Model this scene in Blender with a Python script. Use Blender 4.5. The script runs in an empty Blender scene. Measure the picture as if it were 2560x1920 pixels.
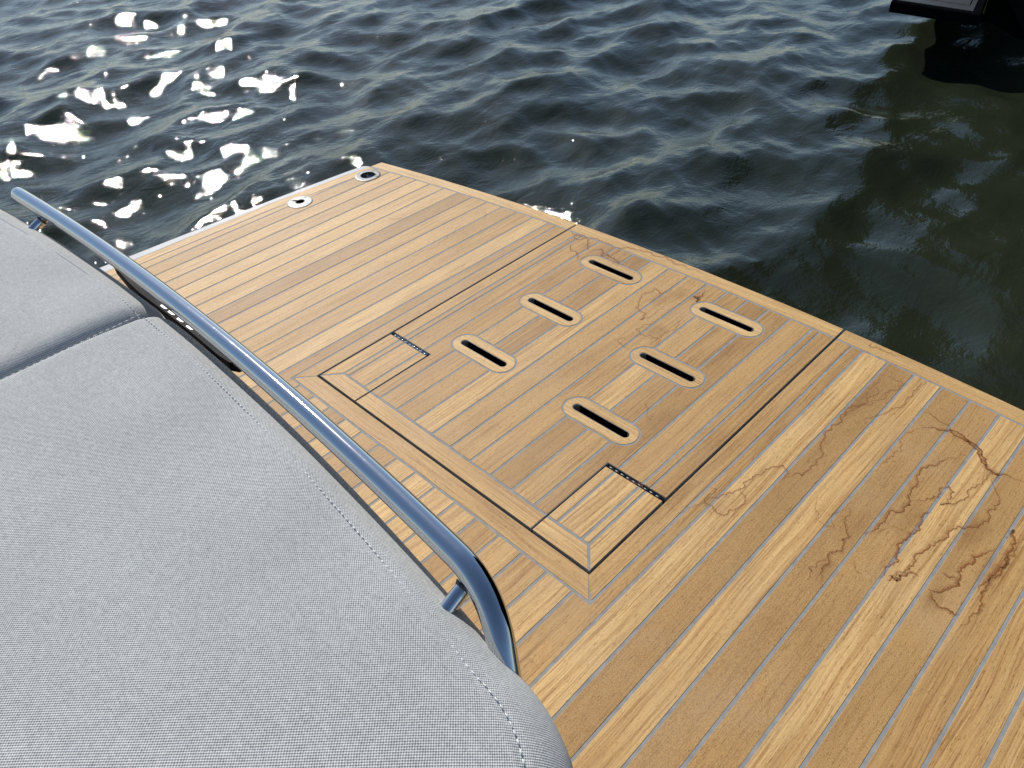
import bpy, bmesh, math, random
import numpy as np
from mathutils import Vector, Matrix

# ------------------------------------------------------------------ camera, sky, sun
S = 1.1                                   # metres per layout unit (u = towards the stern edge = +Y, v = across = +X)
scene = bpy.context.scene
C = scene.collection
R = math.radians

cam_data = bpy.data.cameras.new('camera')
cam_data.sensor_width = 36.0
cam_data.lens = 1925.0 / 2560.0 * 36.0
cam_data.clip_start = 0.02
cam_data.clip_end = 4000.0
cam = bpy.data.objects.new('camera', cam_data)
C.objects.link(cam)
rot = Matrix(((0.70960167, -0.41852296, 0.56683683),
              (0.70173647, 0.49227035, -0.51501051),
              (-0.06349325, 0.76322240, 0.64300869)))
cam.matrix_world = Matrix.Translation((0.46989 * S, -0.55548 * S, 1.0 * S)) @ rot.to_4x4()
scene.camera = cam

SUN_EL, SUN_AZ = R(37.5), R(-68.0)
sun_dir = Vector((math.cos(SUN_EL) * math.sin(SUN_AZ), math.cos(SUN_EL) * math.cos(SUN_AZ), math.sin(SUN_EL)))
world = bpy.data.worlds.new('World')
scene.world = world
world.use_nodes = True
wn = world.node_tree.nodes
wl = world.node_tree.links
bg = wn['Background']
sky = wn.new('ShaderNodeTexSky')
sky.sky_type = 'NISHITA'
sky.sun_disc = False
sky.sun_elevation = SUN_EL
sky.sun_rotation = SUN_AZ
sky.air_density = 1.0
sky.dust_density = 0.25
sky.ozone_density = 1.6
wl.new(sky.outputs[0], bg.inputs[0])
bg.inputs[1].default_value = 0.092

sd = bpy.data.lights.new('sun', 'SUN')
sd.energy = 4.2
sd.angle = R(0.53)
sd.color = (1.0, 0.955, 0.89)
sun = bpy.data.objects.new('sun', sd)
C.objects.link(sun)
sun.rotation_euler = sun_dir.to_track_quat('Z', 'Y').to_euler()
sun.location = (-6, 2, 8)

scene.view_settings.view_transform = 'Standard'
scene.view_settings.look = 'None'
scene.view_settings.exposure = 0.20
scene.view_settings.gamma = 1.0
scene.view_settings.use_curve_mapping = False
scene.render.engine = 'CYCLES'

rnd = random.Random(11)

# ------------------------------------------------------------------ helpers
def W(u, v, z=0.0):
    return (v * S, u * S, z * S)

def tag(o, label=None, cat=None, group=None, kind=None):
    if label: o['label'] = label
    if cat: o['category'] = cat
    if group: o['group'] = group
    if kind: o['kind'] = kind
    return o

def empty(name, loc=(0, 0, 0)):
    o = bpy.data.objects.new(name, None)
    o.location = loc
    o.empty_display_size = 0.1
    C.objects.link(o)
    return o

def link(name, me, mat, parent=None, smooth=False, color=None):
    o = bpy.data.objects.new(name, me)
    C.objects.link(o)
    if mat is not None and not me.materials:
        me.materials.append(mat)
    if parent is not None:
        o.parent = parent
        o.matrix_parent_inverse = Matrix.Translation(parent.location).inverted()
    if smooth:
        me.polygons.foreach_set('use_smooth', [True] * len(me.polygons))
    if color:
        o.color = color
    return o

def from_lists(name, verts, faces, mat, parent=None, smooth=False, color=None):
    me = bpy.data.meshes.new(name)
    me.from_pydata(verts, [], faces)
    me.update()
    return link(name, me, mat, parent, smooth, color)

def ccw(poly):                                   # poly of (u, v); orientation seen from above (x = v, y = u)
    a = 0.0
    for i in range(len(poly)):
        u0, v0 = poly[i]
        u1, v1 = poly[(i + 1) % len(poly)]
        a += v0 * u1 - v1 * u0
    return poly if a > 0 else poly[::-1]

def prism_lists(poly, z0, z1, ease=0.0):
    """extruded polygon (layout units); ease = small eased arris on the top edge"""
    poly = ccw(poly)
    n = len(poly)
    vs = [W(u, v, z0) for u, v in poly]
    if ease > 0:
        vs += [W(u, v, z1 - ease) for u, v in poly]
        ins = []
        for i in range(n):
            pu, pv = poly[i - 1]; cu, cv = poly[i]; nu, nv = poly[(i + 1) % n]
            d1 = Vector((cv - pv, cu - pu)); d2 = Vector((nv - cv, nu - cu))
            if d1.length < 1e-9 or d2.length < 1e-9:
                ins.append((cu, cv)); continue
            d1.normalize(); d2.normalize()
            n1 = Vector((-d1.y, d1.x)); n2 = Vector((-d2.y, d2.x))
            m = n1 + n2
            if m.length < 1e-6: m = n1.copy()
            m.normalize()
            k = ease / max(0.35, m.dot(n1))
            ins.append((cu + m.y * k, cv + m.x * k))
        vs += [W(u, v, z1) for u, v in ins]
        rings = 3
    else:
        vs += [W(u, v, z1) for u, v in poly]
        rings = 2
    fs = [tuple(range(n - 1, -1, -1)), tuple(range((rings - 1) * n, rings * n))]
    for r in range(rings - 1):
        for i in range(n):
            j = (i + 1) % n
            fs.append((r * n + i, r * n + j, (r + 1) * n + j, (r + 1) * n + i))
    return vs, fs

def prism(name, poly, z0, z1, mat, parent=None, color=None, ease=0.0):
    vs, fs = prism_lists(poly, z0, z1, ease)
    return from_lists(name, vs, fs, mat, parent, color=color)

def cut(obj, cutter):
    """boolean difference, applied into obj's mesh"""
    m = obj.modifiers.new('cut', 'BOOLEAN')
    m.operation = 'DIFFERENCE'
    m.solver = 'EXACT'
    m.object = cutter
    dg = bpy.context.evaluated_depsgraph_get()
    me = bpy.data.meshes.new_from_object(obj.evaluated_get(dg))
    obj.modifiers.clear()
    old = obj.data
    obj.data = me
    me.name = old.name
    bpy.data.meshes.remove(old)

def tube_lists(path, radius, seg=28, cap=True):
    path = [Vector(p) for p in path]
    vs, fs = [], []
    n = len(path)
    up = Vector((0, 0, 1))
    prev = None
    rad = radius if isinstance(radius, (list, tuple)) else [radius] * n
    for i, p in enumerate(path):
        t = (path[min(i + 1, n - 1)] - path[max(i - 1, 0)]).normalized()
        if prev is None:
            a = t.cross(up)
            if a.length < 1e-3: a = t.cross(Vector((1, 0, 0)))
            a.normalize()
        else:
            a = prev - t * prev.dot(t)
            a.normalize()
        prev = a
        b = t.cross(a)
        for k in range(seg):
            th = 2 * math.pi * k / seg
            vs.append(tuple(p + (a * math.cos(th) + b * math.sin(th)) * rad[i]))
    for i in range(n - 1):
        for k in range(seg):
            k2 = (k + 1) % seg
            fs.append((i * seg + k, i * seg + k2, (i + 1) * seg + k2, (i + 1) * seg + k))
    if cap:
        fs.append(tuple(range(seg - 1, -1, -1)))
        fs.append(tuple((n - 1) * seg + k for k in range(seg)))
    return vs, fs

def recalc(o):
    bm = bmesh.new()
    bm.from_mesh(o.data)
    bmesh.ops.recalc_face_normals(bm, faces=bm.faces)
    bm.to_mesh(o.data)
    bm.free()

# ------------------------------------------------------------------ materials
class NT:
    def __init__(self, name):
        self.m = bpy.data.materials.new(name)
        self.m.use_nodes = True
        self.n = self.m.node_tree.nodes
        self.l = self.m.node_tree.links
        self.bsdf = self.n['Principled BSDF']
    def node(self, kind, **kw):
        x = self.n.new(kind)
        for k, v in kw.items():
            setattr(x, k, v)
        return x
    def set(self, sock, val):
        if isinstance(val, bpy.types.NodeSocket): self.l.new(val, sock)
        else: sock.default_value = val
    def math(self, op, a, b=None, c=None, clamp=False):
        x = self.node('ShaderNodeMath', operation=op, use_clamp=clamp)
        self.set(x.inputs[0], a)
        if b is not None: self.set(x.inputs[1], b)
        if c is not None: self.set(x.inputs[2], c)
        return x.outputs[0]
    def vmath(self, op, a, b=None):
        x = self.node('ShaderNodeVectorMath', operation=op)
        self.set(x.inputs[0], a)
        if b is not None: self.set(x.inputs[1], b)
        return x.outputs[0]
    def noise(self, vec, scale=5.0, detail=4.0, rough=0.5, dist=0.0):
        x = self.node('ShaderNodeTexNoise')
        self.l.new(vec, x.inputs['Vector'])
        x.inputs['Scale'].default_value = scale
        x.inputs['Detail'].default_value = detail
        x.inputs['Roughness'].default_value = rough
        x.inputs['Distortion'].default_value = dist
        return x.outputs[0]
    def ramp(self, fac, stops, interp='LINEAR'):
        x = self.node('ShaderNodeValToRGB')
        x.color_ramp.interpolation = interp
        el = x.color_ramp.elements
        while len(el) < len(stops): el.new(0.5)
        for e, (p, c) in zip(el, stops):
            e.position = p
            e.color = (c[0], c[1], c[2], 1.0) if isinstance(c, (list, tuple)) else (c, c, c, 1.0)
        self.set(x.inputs[0], fac)
        return x.outputs[0]
    def mix(self, fac, a, b, blend='MIX'):
        x = self.node('ShaderNodeMix', data_type='RGBA', blend_type=blend)
        self.set(x.inputs[0], fac)
        for s, val in ((x.inputs[6], a), (x.inputs[7], b)):
            if isinstance(val, (tuple, list)): s.default_value = (val[0], val[1], val[2], 1.0)
            else: self.l.new(val, s)
        return x.outputs[2]
    def maprange(self, val, a, b, c, d):
        x = self.node('ShaderNodeMapRange')
        self.set(x.inputs[0], val)
        for i, q in enumerate((a, b, c, d)): x.inputs[1 + i].default_value = q
        return x.outputs[0]
    def bump(self, height, strength, distance):
        x = self.node('ShaderNodeBump')
        x.inputs['Strength'].default_value = strength
        x.inputs['Distance'].default_value = distance
        self.l.new(height, x.inputs['Height'])
        return x.outputs[0]
    def out(self, **kw):
        for k, v in kw.items():
            k = k.replace('_', ' ')
            s = self.bsdf.inputs[k]
            if isinstance(v, bpy.types.NodeSocket): self.l.new(v, s)
            elif isinstance(v, (tuple, list)): s.default_value = (v[0], v[1], v[2], 1.0)
            else: s.default_value = v
        return self.m

def teak_material(name, along):
    """along = 'Y' planks, 'X' margin boards. Object colour: r = tone (0 pale .. 1 brown), g = streaky (1) or speckled (0)"""
    t = NT(name)
    tc = t.node('ShaderNodeTexCoord').outputs['Object']
    oi = t.node('ShaderNodeObjectInfo')
    sep = t.node('ShaderNodeSeparateColor')
    t.l.new(oi.outputs['Color'], sep.inputs[0])
    tone, streaky = sep.outputs[0], sep.outputs[1]
    off = t.node('ShaderNodeCombineXYZ')
    t.set(off.inputs[0], t.math('MULTIPLY', oi.outputs['Random'], 17.3))
    t.set(off.inputs[1], t.math('MULTIPLY', oi.outputs['Random'], 41.7))
    t.set(off.inputs[2], t.math('MULTIPLY', oi.outputs['Random'], 7.7))
    p = t.vmath('ADD', tc, off.outputs[0])
    # slow wander of the grain
    wob = t.noise(t.vmath('MULTIPLY', p, (3, 3, 3)), 1.0, 2.0)
    wv = t.node('ShaderNodeCombineXYZ')
    w = t.math('MULTIPLY', t.math('SUBTRACT', wob, 0.5), 0.022)
    t.set(wv.inputs[0 if along == 'Y' else 1], w)
    pg = t.vmath('ADD', p, wv.outputs[0])
    def sc(across, length):
        return (across, length, across) if along == 'Y' else (length, across, across)
    g1 = t.noise(t.vmath('MULTIPLY', pg, sc(120, 1.6)), 1.0, 5.0, 0.6)         # broad grain bands
    g2 = t.noise(t.vmath('MULTIPLY', pg, sc(420, 7.0)), 1.0, 4.0, 0.6)         # fine grain lines
    po = t.noise(t.vmath('MULTIPLY', p, sc(900, 95)), 1.0, 2.0, 0.5)           # pores
    sp = t.noise(t.vmath('MULTIPLY', p, sc(1150, 360)), 1.0, 3.0, 0.65)          # speckle
    bl = t.noise(t.vmath('MULTIPLY', p, sc(14, 4)), 1.0, 3.0, 0.55)            # blotches
    base = t.ramp(tone, [(0.0, (0.605, 0.402, 0.174)), (0.35, (0.520, 0.324, 0.128)), (0.7, (0.422, 0.250, 0.092)), (1.0, (0.340, 0.194, 0.070))])
    band = t.ramp(g1, [(0.34, (0.82, 0.72, 0.60)), (0.46, (0.96, 0.94, 0.91)), (0.56, (1.04, 1.04, 1.04)), (0.68, (1.17, 1.19, 1.22))])
    line = t.ramp(g2, [(0.33, (0.62, 0.50, 0.37)), (0.48, (1.0, 1.0, 1.0)), (0.68, (1.18, 1.20, 1.22))])
    spk = t.ramp(sp, [(0.34, (0.52, 0.42, 0.30)), (0.47, (0.94, 0.92, 0.88)), (0.64, (1.22, 1.25, 1.28))])
    c1 = t.mix(streaky, base, t.mix(1.0, base, band, 'MULTIPLY'))
    c2 = t.mix(t.maprange(streaky, 0, 1, 0.4, 0.95), c1, t.mix(1.0, c1, line, 'MULTIPLY'))
    c3 = t.mix(t.maprange(streaky, 0, 1, 0.85, 0.3), c2, t.mix(1.0, c2, spk, 'MULTIPLY'))
    pore = t.ramp(po, [(0.32, (0.52, 0.40, 0.28)), (0.40, (1.0, 1.0, 1.0))])
    c4 = t.mix(0.8, c3, t.mix(1.0, c3, pore, 'MULTIPLY'))
    blot = t.ramp(bl, [(0.28, (0.84, 0.79, 0.72)), (0.5, (1.0, 1.0, 1.0)), (0.75, (1.10, 1.08, 1.03))])
    c5 = t.mix(0.85, c4, t.mix(1.0, c4, blot, 'MULTIPLY'))
    # washed, greyed patches where the oil has gone
    gw = t.ramp(t.noise(t.vmath('MULTIPLY', tc, (5, 5, 5)), 1.0, 4.0, 0.6), [(0.5, 0.0), (0.72, 0.18)])
    c6 = t.mix(gw, c5, (0.47, 0.355, 0.235))
    h = t.math('ADD', t.math('MULTIPLY', g2, 0.7), t.math('MULTIPLY', po, 0.5))
    return t.out(Base_Color=c6, Roughness=t.maprange(g1, 0, 1, 0.52, 0.72), Normal=t.bump(h, 0.35, 0.0006), Specular_IOR_Level=0.35)

M = {}
M['teak'] = teak_material('teak_plank', 'Y')
M['teak_x'] = teak_material('teak_margin', 'X')

t = NT('grey_caulk')
tc = t.node('ShaderNodeTexCoord').outputs['Object']
nz = t.noise(tc, 60.0, 4.0)
M['caulk'] = t.out(Base_Color=t.ramp(nz, [(0.3, (0.225, 0.223, 0.213)), (0.7, (0.305, 0.300, 0.284))]), Roughness=0.75, Specular_IOR_Level=0.3, Normal=t.bump(nz, 0.2, 0.0004))

t = NT('white_gelcoat')
tc = t.node('ShaderNodeTexCoord').outputs['Object']
nz = t.noise(tc, 14.0, 4.0)
M['gelcoat'] = t.out(Base_Color=t.ramp(nz, [(0.3, (0.44, 0.45, 0.455)), (0.7, (0.52, 0.53, 0.535))]), Roughness=0.55, Specular_IOR_Level=0.2)

t = NT('polished_steel')
tc = t.node('ShaderNodeTexCoord').outputs['Object']
n1 = t.noise(t.vmath('MULTIPLY', tc, (8, 160, 160)), 1.0, 5.0, 0.6)
n2 = t.noise(tc, 90.0, 4.0, 0.6)
M['steel'] = t.out(Base_Color=(0.58, 0.60, 0.62), Metallic=1.0,
                   Roughness=t.math('ADD', t.maprange(n1, 0.3, 0.75, 0.04, 0.08), t.maprange(n2, 0.55, 0.8, 0.0, 0.05)))

t = NT('brushed_fitting')
tc = t.node('ShaderNodeTexCoord').outputs['Object']
n1 = t.noise(tc, 260.0, 4.0, 0.6)
M['fitting'] = t.out(Base_Color=t.ramp(n1, [(0.35, (0.050, 0.052, 0.054)), (0.65, (0.078, 0.080, 0.083))]), Metallic=1.0, Roughness=t.maprange(n1, 0.3, 0.7, 0.36, 0.48))

t = NT('recess_shade')  # near black stands in for shade inside slots, holes and screw heads
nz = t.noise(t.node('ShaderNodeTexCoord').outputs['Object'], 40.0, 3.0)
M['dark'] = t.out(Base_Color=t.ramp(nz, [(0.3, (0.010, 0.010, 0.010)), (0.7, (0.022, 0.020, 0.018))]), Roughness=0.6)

t = NT('black_gloss')
nz = t.noise(t.node('ShaderNodeTexCoord').outputs['Object'], 9.0, 3.0)
M['black'] = t.out(Base_Color=t.ramp(nz, [(0.3, (0.006, 0.006, 0.007)), (0.7, (0.012, 0.012, 0.013))]), Roughness=t.maprange(nz, 0.2, 0.8, 0.45, 0.6), Specular_IOR_Level=0.03)

t = NT('white_lettering')
nz = t.noise(t.node('ShaderNodeTexCoord').outputs['Object'], 80.0, 3.0)
M['letter'] = t.out(Base_Color=t.ramp(nz, [(0.3, (0.74, 0.74, 0.73)), (0.7, (0.82, 0.82, 0.81))]), Roughness=0.35)

t = NT('shaded_platform_deck')  # dark grey stands in for the boat's shade on its own platform
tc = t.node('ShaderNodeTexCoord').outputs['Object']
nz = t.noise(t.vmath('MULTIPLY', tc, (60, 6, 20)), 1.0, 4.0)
M['shadedeck'] = t.out(Base_Color=t.ramp(nz, [(0.3, (0.020, 0.022, 0.026)), (0.7, (0.034, 0.037, 0.042))]), Roughness=0.5)

t = NT('navy_paint')
nz = t.noise(t.node('ShaderNodeTexCoord').outputs['Object'], 5.0, 3.0)
M['navy'] = t.out(Base_Color=t.ramp(nz, [(0.3, (0.0022, 0.0026, 0.0034)), (0.7, (0.0036, 0.0042, 0.0055))]), Roughness=0.9, Specular_IOR_Level=0.0)

# woven outdoor fabric
t = NT('grey_woven_fabric')
tc = t.node('ShaderNodeTexCoord').outputs['Object']
sx = t.node('ShaderNodeSeparateXYZ')
t.l.new(tc, sx.inputs[0])
wa = t.math('SUBTRACT', sx.outputs[0], sx.outputs[2])
wb = t.math('SUBTRACT', sx.outputs[1], sx.outputs[2])
wig = t.noise(tc, 30.0, 3.0)
K = 2 * math.pi / 0.0027
fa = t.math('ADD', t.math('MULTIPLY', wa, K), t.math('MULTIPLY', wig, 5.0))
fb = t.math('ADD', t.math('MULTIPLY', wb, K), t.math('MULTIPLY', wig, 4.0))
weave = t.math('MULTIPLY', t.math('SINE', fa), t.math('SINE', fb))
thr = t.noise(t.vmath('MULTIPLY', tc, (900, 120, 900)), 1.0, 3.0)
thr2 = t.noise(t.vmath('MULTIPLY', tc, (120, 900, 900)), 1.0, 3.0)
slub = t.math('ADD', thr, thr2)
mel = t.noise(tc, 420.0, 3.0, 0.7)
wcol = t.ramp(t.math('ADD', t.math('MULTIPLY', weave, 0.34), t.math('ADD', t.math('MULTIPLY', slub, 0.34), t.math('MULTIPLY', mel, 0.34))),
              [(0.15, (0.10, 0.105, 0.108)), (0.40, (0.335, 0.345, 0.342)), (0.60, (0.525, 0.535, 0.525)), (0.85, (0.72, 0.725, 0.70))])
soft = t.ramp(t.noise(tc, 7.0, 4.0), [(0.3, 0.93), (0.7, 1.05)])
wcol = t.mix(1.0, wcol, soft, 'MULTIPLY')
hgt = t.math('ADD', weave, t.math('MULTIPLY', slub, 0.6))
M['fabric'] = t.out(Base_Color=wcol, Roughness=0.82, Normal=t.bump(hgt, 0.45, 0.0007), Specular_IOR_Level=0.25, Sheen_Weight=0.12)

t = NT('white_thread')
nz = t.noise(t.node('ShaderNodeTexCoord').outputs['Object'], 900.0, 2.0)
M['thread'] = t.out(Base_Color=t.ramp(nz, [(0.3, (0.68, 0.69, 0.70)), (0.7, (0.82, 0.83, 0.83))]), Roughness=0.75)

# brown tide marks on the teak: alpha comes from the ribbon's own UV (sharp outer rim, fading inward)
t = NT('tannin_stain')
uvn = t.node('ShaderNodeUVMap')
sx = t.node('ShaderNodeSeparateXYZ')
t.l.new(uvn.outputs[0], sx.inputs[0])
tc = t.node('ShaderNodeTexCoord').outputs['Object']
brk = t.noise(tc, 260.0, 4.0, 0.65)
brk2 = t.noise(tc, 28.0, 3.0)
prof = t.ramp(sx.outputs[1], [(0.0, 0.0), (0.20, 0.0), (0.27, 1.0), (0.40, 0.85), (0.52, 0.22), (1.0, 0.0)])
al = t.math('MULTIPLY', prof, t.maprange(brk, 0.32, 0.60, 0.62, 1.0))
al = t.math('MULTIPLY', al, t.maprange(brk2, 0.3, 0.55, 0.62, 1.0))
al = t.math('MULTIPLY', al, t.math('MULTIPLY', sx.outputs[0], 1.15), clamp=True)
M['stain'] = t.out(Base_Color=t.ramp(brk2, [(0.3, (0.230, 0.070, 0.010)), (0.7, (0.300, 0.102, 0.018))]), Roughness=0.6, Alpha=al)

# soft tea-coloured wash inside the marks
t = NT('tannin_wash')
uvn = t.node('ShaderNodeUVMap')
tc = t.node('ShaderNodeTexCoord').outputs['Object']
ln = t.node('ShaderNodeVectorMath', operation='LENGTH')
wrp = t.node('ShaderNodeVectorMath', operation='ADD')
nzc = t.node('ShaderNodeTexNoise')
t.l.new(tc, nzc.inputs['Vector']); nzc.inputs['Scale'].default_value = 38.0; nzc.inputs['Detail'].default_value = 5.0
sub = t.vmath('MULTIPLY', t.vmath('SUBTRACT', nzc.outputs[1], (0.5, 0.5, 0.5)), (0.9, 0.9, 0.0))
t.l.new(uvn.outputs[0], wrp.inputs[0]); t.l.new(sub, wrp.inputs[1])
t.l.new(wrp.outputs[0], ln.inputs[0])
M['wash'] = t.out(Base_Color=(0.23, 0.095, 0.028), Roughness=0.6, Alpha=t.maprange(ln.outputs['Value'], 0.2, 0.85, 0.16, 0.0))

# murky harbour water
t = NT('harbour_water')
tc = t.node('ShaderNodeTexCoord').outputs['Object']
r1 = t.noise(t.vmath('MULTIPLY', tc, (9, 6, 6)), 1.0, 5.0, 0.55, 0.6)
r2 = t.noise(t.vmath('MULTIPLY', tc, (30, 19, 20)), 1.0, 4.0, 0.55, 0.4)
r3 = t.noise(t.vmath('MULTIPLY', tc, (78, 52, 50)), 1.0, 3.0, 0.5, 0.3)
gust = t.maprange(t.noise(tc, 1.1, 3.0), 0.40, 0.62, 0.25, 1.0)
hh = t.math('ADD', t.math('ADD', t.math('MULTIPLY', r1, 0.9), t.math('MULTIPLY', r2, 0.20)), t.math('MULTIPLY', t.math('MULTIPLY', r3, 0.22), gust))
mur = t.noise(tc, 0.8, 3.0)
M['water'] = t.out(Base_Color=t.ramp(mur, [(0.3, (0.014, 0.019, 0.011)), (0.7, (0.021, 0.026, 0.015))]), Roughness=0.02, IOR=1.33,
                   Normal=t.bump(hh, 0.28, 0.030), Specular_IOR_Level=0.5)

# ------------------------------------------------------------------ water
WZ = -0.44                                   # metres below the teak
def build_water():
    cx, cy = cam.location.x, cam.location.y
    fwd = math.atan2(0.515, -0.5668)           # camera heading in the XY plane
    half = R(46)
    a_in = np.arange(-half, half + 1e-6, R(0.115)) + fwd
    a_out = np.arange(half + R(2.0), 2 * math.pi - half - R(1.0), R(2.4)) + fwd
    ang = np.concatenate([a_in, a_out])
    r = [0.35]
    while r[-1] < 34: r.append(r[-1] * 1.0072 + 0.0015)
    while r[-1] < 2500: r.append(r[-1] * 1.25)
    r = np.array(r)
    A, RR = np.meshgrid(ang, r)
    X = cx + RR * np.cos(A)
    Y = cy + RR * np.sin(A)
    Z = np.zeros_like(X); DX = np.zeros_like(X); DY = np.zeros_like(X)
    g = np.random.RandomState(5)
    lam = np.geomspace(1.9, 0.085, 84)
    fade = np.clip((60.0 - RR) / 35.0, 0.0, 1.0)
    for i, L in enumerate(lam):
        spread = 0.62 if L > 0.5 else 0.95
        th = R(28) + g.normal(0, spread)
        k = 2 * math.pi / L
        slope = 0.030 if L > 0.9 else (0.044 if L > 0.25 else 0.022)
        amp = slope / k * (0.7 + 0.6 * g.rand())
        ph = g.rand() * 2 * math.pi
        # gusty patches: slowly varying strength
        k0 = 2 * math.pi / (L * g.uniform(5, 9)); t0 = g.rand() * 2 * math.pi
        env = 0.72 + 0.55 * np.sin(k0 * (X * math.cos(th + 1.2) + Y * math.sin(th + 1.2)) + t0)
        q = k * (X * math.cos(th) + Y * math.sin(th)) + ph
        a = amp * env * fade
        s, c = np.sin(q), np.cos(q)
        Z += a * s
        DX += a * c * math.cos(th) * 0.95
        DY += a * c * math.sin(th) * 0.95
    X = X + DX; Y = Y + DY
    nr, na = X.shape
    co = np.stack([X, Y, Z], -1).reshape(-1, 3)
    co = np.vstack([co, [[cx, cy, 0.0]]])
    i, j = np.meshgrid(np.arange(nr - 1), np.arange(na), indexing='ij')
    j2 = (j + 1) % na
    quads = np.stack([i * na + j, (i + 1) * na + j, (i + 1) * na + j2, i * na + j2], -1).reshape(-1, 4)
    jj = np.arange(na)
    tris = np.stack([np.full(na, nr * na), jj, (jj + 1) % na], -1)
    me = bpy.data.meshes.new('water')
    nq, nt = len(quads), len(tris)
    me.vertices.add(len(co)); me.vertices.foreach_set('co', co.ravel())
    me.loops.add(nq * 4 + nt * 3)
    me.loops.foreach_set('vertex_index', np.concatenate([quads.ravel(), tris.ravel()]).astype(np.int32))
    me.polygons.add(nq + nt)
    me.polygons.foreach_set('loop_start', np.concatenate([np.arange(nq) * 4, nq * 4 + np.arange(nt) * 3]).astype(np.int32))
    me.polygons.foreach_set('use_smooth', np.ones(nq + nt, dtype=bool))
    me.update(calc_edges=True)
    me.validate()
    o = link('water', me, M['water'])
    o.location = (0, 0, WZ)
    tag(o, kind='structure')
build_water()

# ------------------------------------------------------------------ platform outline
VC = -0.371
def edge(v): return 0.838 - 0.0725 * (v - VC) ** 2                    # stern edge
def interp(x, pts):
    if x <= pts[0][0]: return pts[0][1]
    for (a, b), (c, d) in zip(pts, pts[1:]):
        if x <= c: return b + (d - b) * (x - a) / (c - a)
    return pts[-1][1]
VL = [(-0.6, -1.556), (-0.04, -1.5405), (0.373, -1.527), (0.6, -1.506), (0.714, -1.490), (0.76, -1.486)]
def vleft(u): return interp(u, VL)
def mir(v): return 2 * VC - v
U0 = -0.46                                    # the deck runs on under the transom
TH = 0.009
CW = 0.0026                                   # half a caulk line
ME = 0.0405                                   # margin board + caulk centre

def jit(poly, amp=0.00035):
    return [(u + rnd.uniform(-amp, amp), v + rnd.uniform(-amp, amp)) for u, v in poly]

def plank_color(tone=None, st=None):
    if tone is None:
        tone = min(1, max(0, rnd.gauss(0.42, 0.27)))
    if st is None:
        st = rnd.choice([0.1, 0.25, 0.5, 0.8, 1.0, 1.0])
    return (tone, st, rnd.random(), 1.0)

def usteps(a, b, step=0.085):
    n = max(1, int(round((b - a) / step)))
    return [a + (b - a) * i / n for i in range(n + 1)]

def topz(): return rnd.uniform(0.0, 0.00028)

platform = empty('swim_platform', W(0.2, VC, 0))
tag(platform, 'fixed teak swim platform with grey caulking and pale side rim, around the slotted hatch', 'swim platform')
hatch = empty('deck_hatch', W(0.4, VC, 0))
tag(hatch, 'large teak hatch with six oblong slots set into the stern platform', 'hatch')

# --- grey caulking bed of the fixed deck (U shape round the hatch)
G = 0.0024                                    # half the open seam
vs_l = [mirv for mirv in (VC - 0.371 - G,)]
SL, SR = -0.742 - G, 0.0 + G                  # deck sides of the two long seams
HL, HR = -0.742 + G, 0.0 - G                  # hatch sides
def deck_outline():
    pts = []
    for u in usteps(U0, 0.74, 0.06): pts.append((u, vleft(u) + 0.0015))
    for k in range(0, 15):
        v = -1.482 + (SL + 1.482) * k / 14
        pts.append((edge(v) - 0.002, v))
    pts += [(-G, SL), (-G, SR)]
    for k in range(0, 15):
        v = SR + (mir(-1.482) - SR) * k / 14
        pts.append((edge(v) - 0.002, v))
    for u in usteps(U0, 0.74, 0.06)[::-1]: pts.append((u, mir(vleft(u)) - 0.0015))
    return pts
deck_caulk = prism('caulk', deck_outline(), -0.016, -0.0003, M['caulk'], platform)

PL = []                                        # all planks that sockets may cut
def plank(parent, poly, color, mat='teak', name='plank', z0=-TH, ease=0.0003):
    o = prism(name, jit(poly), z0, topz(), M[mat], parent, color, ease)
    PL.append(o)
    return o

# --- port (left) deck
def lslope(v0, u): return v0 + 0.0095 * (u + 0.04)
grid_l = [-0.8130 - 0.0548 * k for k in range(14)]
for k in range(len(grid_l) - 1):
    vb, va = grid_l[k], grid_l[k + 1]
    right, left = [], []
    for u in usteps(U0, 0.79):
        right.append((u, lslope(vb, u) - CW))
        left.append((u, max(lslope(va, u) + CW, vleft(u) + 0.0385)))
    # trim against the stern margin
    def trim(seq):
        out = []
        for u, v in seq:
            lim = edge(v) - ME - CW
            if u <= lim: out.append((u, v))
        u, v = seq[-1]
        vv = out[-1][1] + 0.0006 if out else v
        out.append((edge(vv) - ME - CW, vv))
        return out
    left, right = trim(left), trim(right)
    keep_l, keep_r = [], []
    n = min(len(left), len(right))
    ll = [q for q in left]; rr = [q for q in right]
    if all(abs(a[1] - b[1]) < 0.004 or a[1] > b[1] for a, b in zip(ll, rr)): continue
    # cut the taper where the strip runs out
    L2, R2 = [], []
    for a, b in zip(ll, rr):
        if b[1] - a[1] > 0.003:
            L2.append(a); R2.append(b)
    plank(platform, R2 + L2[::-1], plank_color())
# seam-side strip of the port deck (turns the corner in front of the hatch)
plank(platform, [(U0, -0.8130 + CW - 0.004), (edge(-0.806) - ME - CW, lslope(-0.8130, edge(-0.806) - ME) + CW), (edge(-0.78) - ME - CW, -0.7788 - CW),
                 (-0.0435, -0.7788 - CW), (-0.0435, -0.7455 - CW), (U0, -0.7455 - CW)], plank_color(0.75, 0.7))
# edge board along the pale rim
eb = [(u, vleft(u) + 0.0345) for u in usteps(U0, 0.668)] + [(0.700, vleft(0.700) + 0.0345)]
eb2 = [(u, vleft(u) + 0.0005) for u in usteps(U0, 0.668)] + [(0.704, vleft(0.704) + 0.0005)]
plank(platform, eb + eb2[::-1], plank_color(0.1, 0.8))
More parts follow.
